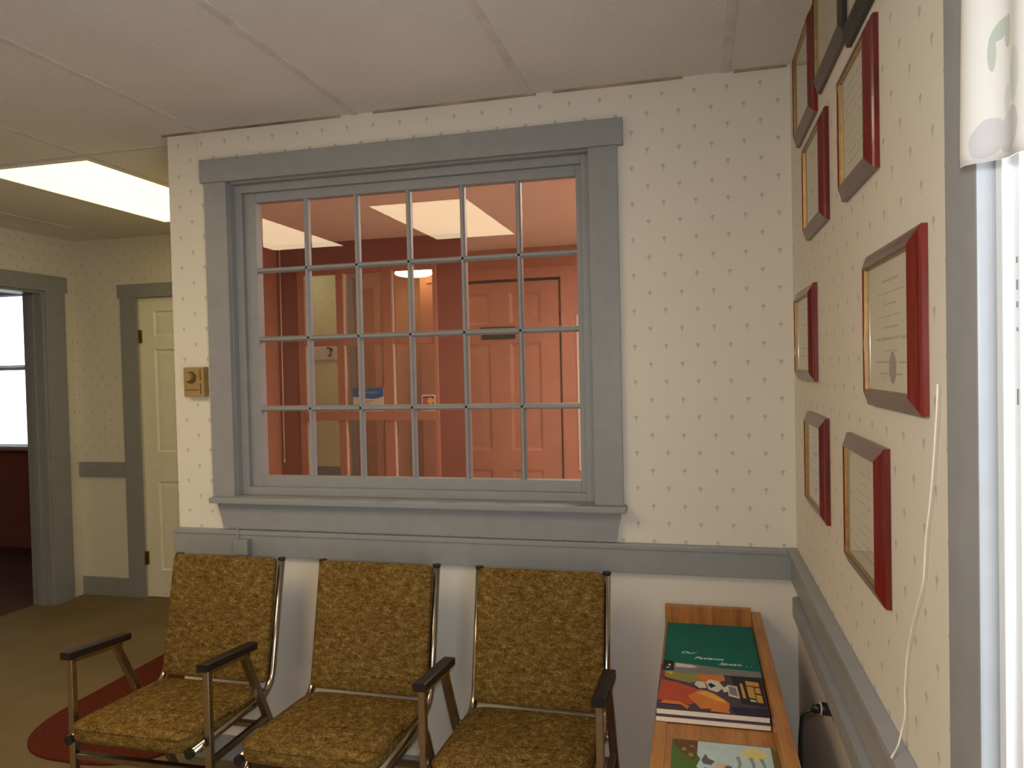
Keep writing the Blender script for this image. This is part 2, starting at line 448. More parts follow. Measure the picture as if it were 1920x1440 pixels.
bm = B(); pw = (SX1 - SX0) / 6
for k in range(1, 6):
    x = SX0 + pw * k
    prism(bm, [(x - .011, .075), (x - .009, .062), (x - .004, .052), (x + .004, .052), (x + .009, .062), (x + .011, .075)], 'z', SZ0, SZ1)
for z in (1.365, 1.635, 1.902):
    prism(bm, [(.075, z - .011), (.062, z - .009), (.052, z - .004), (.052, z + .004), (.062, z + .009), (.075, z + .011)], 'x', SX0, SX1)
obj('muntin', bm, 'trim', win)
obj('pane', one_box(SX0 - .005, SX1 + .005, .0725, .0765, SZ0 - .005, SZ1 + .005), 'glass', win)

# ---- chair rails, bumper rail and baseboards
bm = B(); box(bm, -2.30, 0, -.022, 0, .808, .892, bev=.002); box(bm, -2.302, 0, -.027, 0, .888, .906, bev=.004)
struct(obj('trim_1', bm, 'trim'))
bm = B(); box(bm, -.021, 0, -1.53, -.001, .806, .892, bev=.002); box(bm, -.031, 0, -1.53, -.001, .886, .908, bev=.004)
struct(obj('trim_2', bm, 'trim'))
bm = B(); pts = []
for k in range(9):
    a = PI / 2 * k / 8; pts.append((-.017 - .022 * math.cos(a) , -.175 + .03 * math.sin(a) - .03))
prism(bm, [(0, -1.53), (-.039, -1.53)] + pts + [(0, -.175)], 'z', .758, .803)
struct(obj('trim_3', bm, 'trim'))
bm = B(); box(bm, XL, -4.075, FY - .02, FY, .82, .92, bev=.003)
struct(obj('trim_4', bm, 'trim'))
bm = B(); box(bm, -2.29, 0, -.016, 0, 0, .095, bev=.003)
struct(obj('baseboard_back', bm, 'trim'))
struct(obj('baseboard_right', one_box(-.016, 0, -1.53, -.001, 0, .095, bev=.003), 'trim'))
struct(obj('baseboard_far', one_box(XL, -4.075, FY - .018, FY, 0, .125, bev=.003), 'trim'))

# ---- door 1: white six-panel door in the hall
def panel_door(bm, x0, x1, z1, yf, cols, rows, bevel=.022, depth=.011):
    """door face at y=yf (facing -y): stiles and rails around recessed panels with sloping sides"""
    box(bm, x0, x1, yf + depth, yf + .035, .004, z1)
    xs_ = sorted([x0, x1] + [v for c in cols for v in c]); zs_ = sorted([.004, z1] + [v for c in rows for v in c])
    for a, b in zip(xs_, xs_[1:]):
        for c, d in zip(zs_, zs_[1:]):
            if (a, b) in cols and (c, d) in rows:
                e = bevel * .45
                def q4(k, y): return [bm.verts.new((x, y, z)) for x, z in ((a + k, c + k), (b - k, c + k), (b - k, d - k), (a + k, d - k))]
                R = [q4(0, yf), q4(e, yf + depth - .001), q4(e * 1.5, yf + depth - .001), q4(bevel * 1.6, yf + depth - .0045)]
                for r0, r1 in zip(R, R[1:]):
                    for k in range(4): bm.faces.new((r0[k], r0[(k + 1) % 4], r1[(k + 1) % 4], r1[k]))
                bm.faces.new(R[-1])
            else: box(bm, a, b, yf, yf + depth, c, d)
bm = B(); panel_door(bm, HX0 + .004, HX1, 2.028, FY + .012, [(-3.835, -3.63)], [(.187, .79), (.99, 1.68), (1.765, 1.938)])
d1 = struct(obj('door_1', bm, 'door_white'), 'cream six-panel door at the far end of the hall', 'door')
bm = B(); box(bm, -4.072, HX0, FY - .02, FY, 0, 2.04, bev=.003); obj('casing', bm, 'trim', d1)
obj('header', one_box(-4.088, HX1, FY - .024, FY, 2.032, 2.122, bev=.003), 'trim', d1)
for z in (1.77, .27):
    bm = B(); disc(bm, HX0 + .001, FY - .006, z - .045, .007, .09, 'z'); box(bm, HX0 - .018, HX0 + .018, FY - .003, FY + .011, z - .043, z + .043)
    obj('hinge', bm, 'brass', d1)

# ---- door 2: cased opening to the red room
d2 = struct(obj('door_2', one_box(XL, XL + .022, LY0 - .14, LY1 + .175, LZ, LZ + .105, bev=.003), 'trim'),
            'grey cased doorway off the hall leading to a dark red room', 'doorway')
obj('casing', one_box(XL, XL + .018, LY1, LY1 + .155, 0, LZ, bev=.004), 'trim', d2)
obj('casing', one_box(XL, XL + .018, LY0 - .13, LY0, 0, LZ, bev=.004), 'trim', d2)
bm = B(); box(bm, XL - .152, XL, LY1 - .016, LY1, 0, LZ, bev=.002); box(bm, XL - .152, XL, LY0, LY0 + .016, 0, LZ, bev=.002); box(bm, XL - .152, XL, LY0 + .016, LY1 - .016, LZ - .016, LZ, bev=.002)
box(bm, XL - .10, XL - .06, LY1 - .028, LY1 - .014, 0, LZ - .016, bev=.002)
obj('jamb', bm, 'trim', d2)

# ---- red room beyond
RY = 2.8
VX0, VX1, VZ0, VZ1 = -7.0, -5.92, .875, 2.28
bm = B()
box(bm, -7.3, VX0, RY, RY + .12, 0, ZC); box(bm, VX1, XL - .15, RY, RY + .12, 0, ZC); box(bm, VX0, VX1, RY, RY + .12, 0, VZ0); box(bm, VX0, VX1, RY, RY + .12, VZ1, ZC)
struct(obj('wall_red_room_back', bm, 'terra'))
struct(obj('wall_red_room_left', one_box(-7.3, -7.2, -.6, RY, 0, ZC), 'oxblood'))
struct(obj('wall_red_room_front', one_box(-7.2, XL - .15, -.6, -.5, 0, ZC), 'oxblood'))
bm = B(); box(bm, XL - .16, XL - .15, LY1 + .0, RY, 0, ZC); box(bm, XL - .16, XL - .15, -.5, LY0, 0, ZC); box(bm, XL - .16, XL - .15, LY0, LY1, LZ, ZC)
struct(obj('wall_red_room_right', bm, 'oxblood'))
w2 = B(); rect_frame(w2, VX0, VX1, VZ0, VZ1, .045, RY + .03, RY + .09); box(w2, VX0 + .045, VX1 - .045, RY + .03, RY + .07, 1.58, 1.625)
w2 = struct(obj('window_2', w2, 'white'), 'bright window with white blind in the red room', 'window')
obj('pane', one_box(VX0 + .045, VX1 - .045, RY + .055, RY + .059, VZ0 + .045, VZ1 - .045), 'glass', w2)
obj('sill', one_box(VX0 - .04, VX1 + .04, RY - .03, RY + .03, VZ0 - .03, VZ0, bev=.004), 'oxblood', w2)
bl = thing('venetian_blind', 'white venetian blind hanging over the bright window beyond the grey doorway', 'blind', (-6.46, RY + .015, VZ1))
obj('head_rail', one_box(VX0 + .01, VX1 - .01, RY + .002, RY + .028, VZ1 - .032, VZ1 - .001, bev=.003), 'slat', bl)
bm = B()
for k in range(52):
    z = VZ0 + .03 + k * (VZ1 - VZ0 - .075) / 51
    prism(bm, [(RY + .004, z - .002), (RY + .026, z + .002), (RY + .026, z + .003), (RY + .004, z - .001)], 'x', VX0 + .014, VX1 - .014)
obj('slats', bm, 'slat', bl)
obj('bottom_rail', one_box(VX0 + .012, VX1 - .012, RY + .004, RY + .026, VZ0 + .004, VZ0 + .02, bev=.003), 'slat', bl)

# ---- entrance at the right: white jamb inside a grey casing
d3 = B(); box(d3, 0, .12, DY1 - .02, DY1, 0, DZ, bev=.002)
box(d3, 0, .12, DY0, DY0 + .02, 0, DZ); box(d3, 0, .12, DY0 + .02, DY1 - .02, DZ - .02, DZ)
d3 = struct(obj('door_3', d3, 'white'), 'white entrance door frame inside a grey casing, under the valance', 'door frame')
obj('stop', one_box(.010, .12, DY1 - .034, DY1 - .018, 0, DZ - .02, bev=.003), 'white', d3)
obj('casing', one_box(-.018, 0, DY1 - .004, -1.528, 0, 2.15, bev=.003), 'trim', d3)
obj('casing', one_box(-.018, 0, DY0 - .10, DY0 + .004, 0, 2.15, bev=.003), 'trim', d3)
bm = B()
for z, h in ((1.462, .016), (1.555, .006), (1.575, .01), (1.60, .006), (1.53, .004)):
    box(bm, .0092, .0104, DY1 - .031, DY1 - .028, z - h / 2, z + h / 2)
obj('strike_plate', bm, 'grey', d3)

# ---- office behind the window
OY = 2.38; HOX0, HOX1, HOZ0, HOZ1 = -3.065, -2.04, .62, 2.238
struct(obj('wall_inner_left', one_box(-3.40, -3.285, 1.86, OY + .08, 0, ZC), 'terra'))
bm = B()
box(bm, -3.285, HOX0 - .05, OY, OY + .08, 0, ZC); box(bm, HOX1, -1.835, OY, OY + .08, 0, ZC, face={'+x': 1})  # partition end in a paler red that stands in for light on it
box(bm, HOX0 - .05, HOX1, OY, OY + .08, HOZ1, ZC); box(bm, HOX0 - .05, HOX1, OY, OY + .08, 0, HOZ0)
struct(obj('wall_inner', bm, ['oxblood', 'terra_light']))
OB = 3.15
bm = B()
box(bm, -4.3, .12, OB + .15, OB + .25, 0, ZC)
struct(obj('wall_inner_back', bm, 'terra_light'))
struct(obj('wall_inner_right', one_box(0, .12, .12, OB + .15, 0, ZC), 'terra_light'))
struct(obj('wall_passage_left', one_box(-4.3, -4.2, 1.86, OB + .15, 0, ZC), 'terra'))
bm = B(); box(bm, -1.31, 0, OB, OB + .15, 0, ZC); box(bm, -2.30, -1.31, OB, OB + .15, 2.20, ZC); box(bm, -2.46, -2.30, OB, OB + .15, 0, ZC)
struct(obj('wall_inner_door', bm, 'terra'))
# glazed terracotta partition window in the dark wall
w3 = B()
for a, b in ((HOX0 - .05, HOX0 + .005), (-2.806, -2.752), (-2.45, -2.376), (HOX1 - .03, HOX1)):
    box(w3, a, b, OY - .012, OY + .06, HOZ0, HOZ1, bev=.004)
for a, b in ((1.69, 1.738), (1.152, 1.215), (HOZ1 - .03, HOZ1), (HOZ0, HOZ0 + .05)):
    box(w3, HOX0, HOX1 - .03, OY - .024 if a == 1.152 else OY - .006, OY + .05, a, b, bev=.004)
w3 = struct(obj('window_3', w3, 'terra'), 'terracotta glazed partition at the back of the office', 'window')
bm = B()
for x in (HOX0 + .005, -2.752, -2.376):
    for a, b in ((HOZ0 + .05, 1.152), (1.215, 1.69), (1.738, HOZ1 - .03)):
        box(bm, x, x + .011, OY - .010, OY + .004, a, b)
obj('bright_edge', bm, 'pale', w3)  # pale strips stand in for bright light along the stile edges
obj('pane', one_box(HOX0, HOX1 - .02, OY + .02, OY + .024, HOZ0 + .02, HOZ1 - .02), 'glass', w3)
# surfaces in the corridor beyond
CY = OB + .15
struct(obj('wall_passage', one_box(-3.95, -3.175, CY - .012, CY, .69, ZC), 'green_paper'))
struct(obj('trim_5', one_box(-3.95, -3.185, CY - .03, CY - .012, .60, .69, bev=.003), 'trim'))
bm = B(); box(bm, -3.18, -3.11, CY - .03, CY, 0, 2.3, bev=.003)
struct(obj('trim_6', bm, 'trim'))
bm = B(); box(bm, -3.11, -2.93, CY - .02, CY, 0, 2.2, bev=.003); box(bm, -2.85, -2.80, CY - .02, CY, 0, 2.2, bev=.003)
struct(obj('trim_7', bm, 'terra'))
# terracotta panel door and its dark bar
bm = B(); panel_door(bm, -2.29, -1.324, 2.178, OB + .012, [(-2.15, -1.88), (-1.72, -1.468)], [(.14, .70), (.85, 1.70), (1.85, 2.10)], .05)
d4 = struct(obj('door_4', bm, 'terra'), 'terracotta six-panel door at the back of the office', 'door')
bm = B(); box(bm, -1.302, -1.20, OB - .016, OB, 0, 2.28, bev=.003); box(bm, -2.40, -1.302, OB - .016, OB, 2.20, 2.28, bev=.003)
obj('casing', bm, 'terra', d4)
obj('hinge', one_box(-1.318, -1.306, OB - .004, OB + .012, 1.93, 2.02), 'brass', d4)
struct(obj('pale_strip', one_box(-1.185, -1.172, OB - .008, OB, .70, 1.90), 'pale'))  # thin pale upright strip beside the door casing
bar = thing('coat_bar', 'dark brown bar mounted across the terracotta panel door', 'bar', (-1.81, OB - .002, 1.725))
obj('board', one_box(-1.945, -1.672, OB - .004, OB + .0025, 1.735, 1.815, bev=.003), 'black_print', bar)
obj('ledge', one_box(-1.955, -1.665, OB - .03, OB + .0025, 1.815, 1.828, bev=.002), 'walnut', bar)

# ================================================================== LIGHT FITTINGS
def troffer(name, x0, x1, y0, y1, label, mat, group=None):
    r = thing(name, label, 'ceiling light', ((x0 + x1) / 2, (y0 + y1) / 2, ZC), group)
    bm = B(); w = .018
    box(bm, x0, x0 + w, y0, y1, ZC - .008, ZC - .0005, bev=.002); box(bm, x1 - w, x1, y0, y1, ZC - .008, ZC - .0005, bev=.002)
    box(bm, x0 + w, x1 - w, y0, y0 + w, ZC - .008, ZC - .0005, bev=.002); box(bm, x0 + w, x1 - w, y1 - w, y1, ZC - .008, ZC - .0005, bev=.002)
    obj('frame', bm, 'lamp_frame', r)
    obj('diffuser', one_box(x0 + w, x1 - w, y0 + w, y1 - w, ZC - .006, ZC - .001), mat, r)
    return r
troffer('ceiling_light', -3.425, -2.805, .145, 1.38, 'glowing fluorescent ceiling panel in the hall above the rust rug', 'hall_lamp')
troffer('ceiling_light', -2.10, -1.49, -2.40, -1.22, 'fluorescent ceiling panel mirrored in the middle panes of the window', 'lamp')
troffer('ceiling_light', -3.40, -2.79, -2.40, -1.22, 'fluorescent ceiling panel mirrored in the upper left panes of the window', 'lamp')
troffer('ceiling_light', -.78, -.17, 1.0, 2.2, 'fluorescent ceiling panel inside the terracotta office behind the window', 'office_lamp')
troffer('ceiling_light', -3.85, -3.25, 2.56, 3.16, 'unseen ceiling panel added to brighten the passage behind the glazed terracotta partition', 'passage_fill')  # added out of view to light the passage
r = thing('dome_lamp', 'small round lamp glowing on a stem beyond the glazed terracotta partition', 'lamp', (-2.43, 2.95, ZC))
obj('stem', disc(B(), -2.43, 2.95, 2.30, .02, ZC - 2.30, 'z'), 'lamp_frame', r)
obj('rim', disc(B(), -2.43, 2.95, 2.292, .165, .012, 'z'), 'lamp_frame', r)
bm = B(); cushion(bm, -2.43, 2.95, 2.262, .15, .15, .03, p=2.2, corner=2, crown=0); obj('shade', bm, 'dome', r, True)

# ================================================================== CHAIRS
def make_chair(cx, label, arms):
    r = thing('tweed_chair', label, 'chair', (cx, -.40, 0), 'tweed waiting room chairs')
    X = lambda x: cx + x
    # seat cushion, slightly lower at the back
    bm = B()
    def tf(q):
        y = q.y; return Vector((X(q.x), -.455 + y, .405 + q.z - .012 * (y / .21)))
    cushion(bm, 0, 0, 0, .214, .216, .033, p=6, crown=.012, tf=tf)
    s = obj('seat_cushion', bm, 'tweed', r, True)
    # piping seam near the top front edge
    path = []
    for k in range(61):
        a = 2 * PI * k / 60; ca, sa = math.cos(a), math.sin(a)
        q = Vector((math.copysign(abs(ca) ** (2 / 9), ca) * .2135, math.copysign(abs(sa) ** (2 / 9), sa) * .2155, .020))
        path.append(tf(q))
    obj('piping', sweep(B(), path, .0028, n=6, side=Vector((0, 0, 1))), 'tweed', s, True)
    # back cushion
    top, bot = Vector((0, -.142, .840)), Vector((0, -.226, .425))
    mid = (top + bot) / 2; d = (top - bot).normalized(); nrm = Vector((0, -d.z, d.y)).normalized()
    bm = B()
    def tb(q): return Vector((X(0), 0, 0)) + mid + Vector((q.x, 0, 0)) + d * q.y + nrm * (q.z + .018)
    cushion(bm, 0, 0, 0, .209, (top - bot).length / 2, .017, p=6, crown=.006, corner=30, tf=tb)
    obj('back_cushion', bm, 'tweed', r, True)
    # chrome tube each side: back upright, bend, seat rail
    for sx in (-1, 1):
        x = X(sx * .213)
        p = round_path([(x, -.134, .834), (x, -.228, .396), (x, -.652, .392)], .075, 10)
        o = obj('tube_frame', sweep(B(), p, .0125, n=14), 'chrome', r, True)
        obj('end_cap', disc(B(), x, -.1335, .833, .014, .006, 'z'), 'black', o); obj('end_cap', disc(B(), x, -.660, .392, .0145, .012, 'y'), 'black', o)
    for y in (-.60, -.30):
        obj('seat_bar', sweep(B(), [(X(-.213), y, .380), (X(.213), y, .380)], .008, .008, 8, side=Vector((0, 0, 1))), 'steel', r, True)
    if arms:
        for sx in (-1, 1):
            x = X(sx * .2445)
            obj('front_leg', sweep(B(), [(x, -.606, 0), (x, -.606, .622)], .0105, .0105, square=True), 'chrome', r)
            obj('rear_leg', sweep(B(), [(x, -.405, .600), (x, -.425, .598), (x, -.135, 0)], .0115, .0115, square=True), 'steel', r)
            obj('arm_rail', sweep(B(), [(x, -.606, .618), (x, -.42, .598)], .0105, .008, square=True), 'chrome', r)
            p = [(x, -.630, .637), (x, -.618, .637), (x, -.41, .615), (x, -.374, .611)]
            obj('armrest', sweep(B(), p, .0185, .0115, square=True), 'arm', r)
            for y, z in ((-.606, .392), (-.315, .394)):
                obj('bolt', sweep(B(), [(x, y, z), (X(sx * .213), y, z)], .008, n=8, side=Vector((0, 0, 1))), 'chrome', r)
            obj('side_brace', sweep(B(), [(x, -.598, .345), (x, -.308, .345)], .009, .009, square=True), 'steel', r)
        obj('cross_bar', sweep(B(), [(X(-.2445), -.600, .315), (X(.2445), -.600, .315)], .009, .011, square=True, side=Vector((0, 0, 1))), 'steel', r)
        obj('cross_bar', sweep(B(), [(X(-.2445), -.280, .300), (X(.2445), -.280, .300)], .009, .011, square=True, side=Vector((0, 0, 1))), 'steel', r)
    else:
        for sx in (-1, 1):
            x = X(sx * .213)
            p = round_path([(x, -.655, 0), (x, -.625, .372), (x, -.285, .365), (x, -.13, 0)], .06, 8)
            obj('leg_tube', sweep(B(), p, .0115, n=12), 'chrome', r, True)
            bm = B(); box(bm, min(x + sx * .006, x + sx * .032), max(x + sx * .006, x + sx * .032), -.650, -.636, .340, .354, bev=.002); obj('link_bolt', bm, 'black', r)
        obj('cross_bar', sweep(B(), [(X(-.213), -.205, .18), (X(.213), -.205, .18)], .009, .009, square=True, side=Vector((0, 0, 1))), 'steel', r)
    return r
def copy_tree(o, parent=None):
    c = o.copy(); C.objects.link(c)
    if parent: c.parent = parent
    for ch in list(o.children): copy_tree(ch, c)
    return c
ch1 = make_chair(-1.975, 'brown tweed armchair at the hall end of the row, by the rust rug', True)
ch2 = make_chair(-1.385, 'armless brown tweed chair in the middle of the row', False)
ch3 = copy_tree(ch1); ch3.location = (-.806, -.40, 0)
ch3['label'] = 'brown tweed armchair at the end of the row nearest the oak bookcase'

# ================================================================== BOOKCASE AND MAGAZINES
bk = thing('low_bookcase', 'low oak laminate bookcase with raised right edge holding magazines in the corner', 'bookcase', (-.265, -.58, 0))
obj('side_panel', one_box(-.145, -.115, -1.14, -.022, 0, .70, bev=.002), 'oak', bk)
obj('side_panel', one_box(-.415, -.385, -1.14, -.022, 0, .645, bev=.002), 'oak', bk)
obj('back_panel', one_box(-.415, -.145, -.040, -.022, 0, .713, bev=.002), 'oak_z', bk)
obj('front_panel', one_box(-.385, -.145, -1.14, -1.122, 0, .645, bev=.002), 'oak_z', bk)
obj('top_board', one_box(-.385, -.145, -1.122, -.040, .624, .643), 'oak', bk)
ZT = .6455
def cover_box(bm, x0, x1, y0, y1, z0, z1):
    box(bm, x0, x1, y0, y1, z0 + .0006, z1 - .0006)
def booklet(name, label, x0, x1, y0, y1, z0, z1, cover, rot=0):
    c = ((x0 + x1) / 2, (y0 + y1) / 2, z0)
    r = thing(name, label, 'magazine' if 'magazine' in name else 'booklet', c)
    obj('pages', one_box(x0 + .001, x1 - .001, y0 + .001, y1 - .001, z0 + .0006, z1 - .0006), 'page', r)
    obj('cover', one_box(x0, x1, y0, y1, z1 - .0007, z1), cover, r)
    obj('back_cover', one_box(x0, x1, y0, y1, z0, z0 + .0007), cover, r)
    return r
def blob(bm, pts, z, mi): # flat printed patch
    f = bm.faces.new([bm.verts.new((x, y, z)) for x, y in pts]); f.material_index = mi
def printed(name, mats, patches, z0, parent):
    bm = B()
    for i, (mi, pts) in enumerate(patches): blob(bm, pts, z0 + .0002 + i * .00006, mi)
    return obj(name, bm, mats, parent)
# two stacked magazines
mg2 = booklet('magazine', 'thick magazine at the bottom of the pile, only its page edges showing', -.412, -.148, -.712, -.44, ZT, ZT + .013, 'purple')
mg1 = booklet('magazine', 'magazine with orange and purple painted cover on top of the bookcase pile', -.411, -.149, -.702, -.43, ZT + .0135, ZT + .027, 'purple')
def R_(a, b): return (-.411 + .262 * a, -.702 + .262 * b * 1.04)
zc = ZT + .027
patches = [
    (1, [R_(.0, .72), R_(.03, .98), R_(.62, .98), R_(.64, .70), R_(.5, .60), R_(.2, .62)]),           # orange sky
    (5, [R_(0, .55), R_(.0, .98), R_(.05, .98), R_(.05, .6)]),
    (2, [R_(.0, .18), R_(.02, .62), R_(.18, .58), R_(.40, .44), R_(.42, .25), R_(.30, .12)]),          # red robe
    (1, [R_(.28, .30), R_(.40, .46), R_(.52, .40), R_(.66, .22), R_(.66, .10), R_(.40, .06)]),        # orange robe
    (3, [R_(.36, .38), R_(.46, .44), R_(.62, .27), R_(.64, .20), R_(.52, .26)]),                       # amber light
    (4, [R_(.04, .80), R_(.10, .92), R_(.34, .84), R_(.42, .66), R_(.30, .58), R_(.10, .66)]),         # olive head
    (3, [R_(.06, .80), R_(.08, .86), R_(.13, .82), R_(.12, .75)]),
    (4, [R_(.20, .86), R_(.24, .93), R_(.36, .90), R_(.36, .82)]),
    (6, [R_(.34, .56), R_(.37, .64), R_(.44, .62), R_(.46, .50), R_(.39, .48)]),
    (6, [R_(.45, .62), R_(.49, .70), R_(.58, .66), R_(.62, .54), R_(.56, .42), R_(.48, .46)]),
    (8, [R_(.47, .58), R_(.50, .62), R_(.55, .56), R_(.50, .50)]),
    (6, [R_(.60, .52), R_(.66, .58), R_(.70, .48), R_(.62, .43)]),
    (6, [R_(.655, .60), R_(.745, .58), R_(.76, .32), R_(.66, .36)]), (7, [R_(.665, .57), R_(.735, .55), R_(.745, .36), R_(.67, .40)]),
    (8, [R_(.70, .80), R_(.71, .62), R_(.99, .62), R_(.98, .80)]), (8, [R_(.765, .62), R_(.77, .24), R_(.99, .20), R_(.98, .62)]),
    (9, [R_(.775, .66), R_(.80, .65), R_(.82, .33), R_(.79, .34)]),
    (9, [R_(.83, .72), R_(.955, .70), R_(.957, .60), R_(.835, .62)]), (9, [R_(.835, .60), R_(.90, .59), R_(.905, .34), R_(.845, .36)]),
    (9, [R_(.91, .58), R_(.958, .575), R_(.962, .45), R_(.912, .46)]), (9, [R_(.91, .43), R_(.964, .42), R_(.968, .26), R_(.913, .27)]),
    (6, [R_(.85, .32), R_(.90, .31), R_(.905, .27), R_(.855, .28)]),
    (10, [R_(.66, .13), R_(.70, .02), R_(.99, .0), R_(.99, .16)]),
    (1, [R_(.03, .10), R_(.06, .17), R_(.20, .16), R_(.30, .08), R_(.28, .02), R_(.22, .10)]),
    (1, [R_(.48, .02), R_(.52, .12), R_(.64, .10), R_(.66, .0)]),
]
printed('cover_print', ['purple', 'orange', 'red', 'amber', 'olive', 'maroon', 'ivory', 'grey', 'black_print', 'letter', 'navy'], patches, zc, mg1)
# teal booklet resting on the magazines and the bookcase top
tb_ = booklet('booklet', 'teal booklet with white script title lying behind the orange magazine', -.405, -.1475, -.478, -.098, ZT + .0275, ZT + .0300, 'teal')
tz = ZT + .0300
def T_(a, b): return (-.405 + .2575 * a, -.478 + .38 * b)
printed('photo_band', ['grey', 'black_print', 'pale', 'white_print', 'slate'],
        [(0, [T_(.1, .0), T_(.99, .0), T_(.99, .085), T_(.6, .10), T_(.35, .135), T_(.1, .155)]),
         (1, [T_(.0, .0), T_(.115, .0), T_(.115, .18), T_(.0, .19)]),
         (2, [T_(.13, .07), T_(.13, .14), T_(.30, .12), T_(.36, .09), T_(.28, .07)]),
         (4, [T_(.22, .15), T_(.45, .118), T_(.33, .142)]),
         (3, [T_(.052, .095), T_(.06, .115), T_(.08, .105), T_(.075, .08)]), (3, [T_(.03, .045), T_(.05, .06), T_(.078, .05), T_(.05, .038)])], tz, tb_)
def text_mesh(name, body, size, loc, mat, parent, rz=0, shear=.0, thick=.0004, rx=0, sx=1.0, zrot=None):
    cu = bpy.data.curves.new(name, 'FONT'); cu.body = body; cu.size = size; cu.shear = shear; cu.extrude = thick / 2; cu.resolution_u = 3
    tmp = bpy.data.objects.new(name, cu); C.objects.link(tmp)
    dg = bpy.context.evaluated_depsgraph_get(); me = bpy.data.meshes.new_from_object(tmp.evaluated_get(dg))
    bpy.data.objects.remove(tmp, do_unlink=True)
    me.transform(Matrix.Translation(Vector(loc) - wloc(parent)) @ Matrix.Rotation(rz, 4, 'Z') @ Matrix.Rotation(rx, 4, 'X') @ Matrix.Diagonal((sx, 1, 1, 1)))
    me.materials.clear(); me.materials.append(M[mat])
    o = bpy.data.objects.new(name, me); C.objects.link(o); o.parent = parent; return o
for body, a, b in (('Our', .17, .335), ('Patients', .32, .245), ('Speak. . .', .575, .165)):
    x, y = T_(a, b); text_mesh('title_lettering', body, .0225, (x, y, tz + .0004), 'white_print', tb_, shear=.45, sx=1.1)
# children's magazine
km = booklet('magazine', 'thin magazine with pale blue picture cover and green hill, nearest on the bookcase', -.370, -.152, -1.08, -.80, ZT, ZT + .006, 'green')
kz = ZT + .006
def K_(a, b): return (-.370 + .218 * a, -1.08 + .28 * b)
def oval(cx, cy, rx, ry, n=14): return [(cx + rx * math.cos(2 * PI * k / n), cy + ry * math.sin(2 * PI * k / n)) for k in range(n)]
kp = [(0, [K_(.0, .0), K_(.97, .0), K_(.97, .99), K_(.26, .99), K_(.24, .80), K_(.28, .72), K_(.24, .60), K_(.40, .42), K_(.40, .2), K_(.2, .0)]),
      (1, [K_(.02, .99), K_(.26, .99), K_(.25, .80), K_(.22, .68), K_(.10, .80), K_(.02, .90)]),
      (4, [K_(.09, .84), K_(.12, .88), K_(.15, .84), K_(.12, .81)]), (4, [K_(.16, .78), K_(.20, .80), K_(.22, .75), K_(.18, .73)]), (4, [K_(.17, .90), K_(.20, .92), K_(.23, .88)]),
      (3, oval(*K_(.80, .86), .026, .028)),
      (5, [K_(.74, .80), K_(.78, .81), K_(.80, .70), K_(.78, .60), K_(.82, .50), K_(.77, .50), K_(.75, .62), K_(.77, .70)]),
      (5, [K_(.84, .80), K_(.88, .81), K_(.90, .70), K_(.88, .60), K_(.92, .50), K_(.87, .50), K_(.85, .62), K_(.87, .70)]),
      (5, [K_(.62, .80), K_(.66, .81), K_(.67, .70), K_(.65, .60), K_(.68, .50), K_(.63, .50), K_(.62, .62), K_(.64, .70)]),
      (6, [K_(.29, .70), K_(.33, .80), K_(.36, .73), K_(.42, .70), K_(.38, .64), K_(.31, .65)]),
      (7, [K_(.31, .60), K_(.40, .58), K_(.42, .50), K_(.33, .50)]), (8, [K_(.38, .60), K_(.46, .57), K_(.44, .48), K_(.38, .50)]),
      (9, oval(*K_(.49, .60), .016, .022)), (6, oval(*K_(.545, .58), .010, .022)),
      (2, [K_(.02, .0), K_(.02, .86), K_(.12, .74), K_(.30, .50), K_(.34, .3), K_(.26, .0)])]
printed('cover_print', ['skyblue', 'brown', 'green', 'sun', 'olive', 'smoke', 'slate', 'red', 'blue', 'skin'], kp, kz, km)

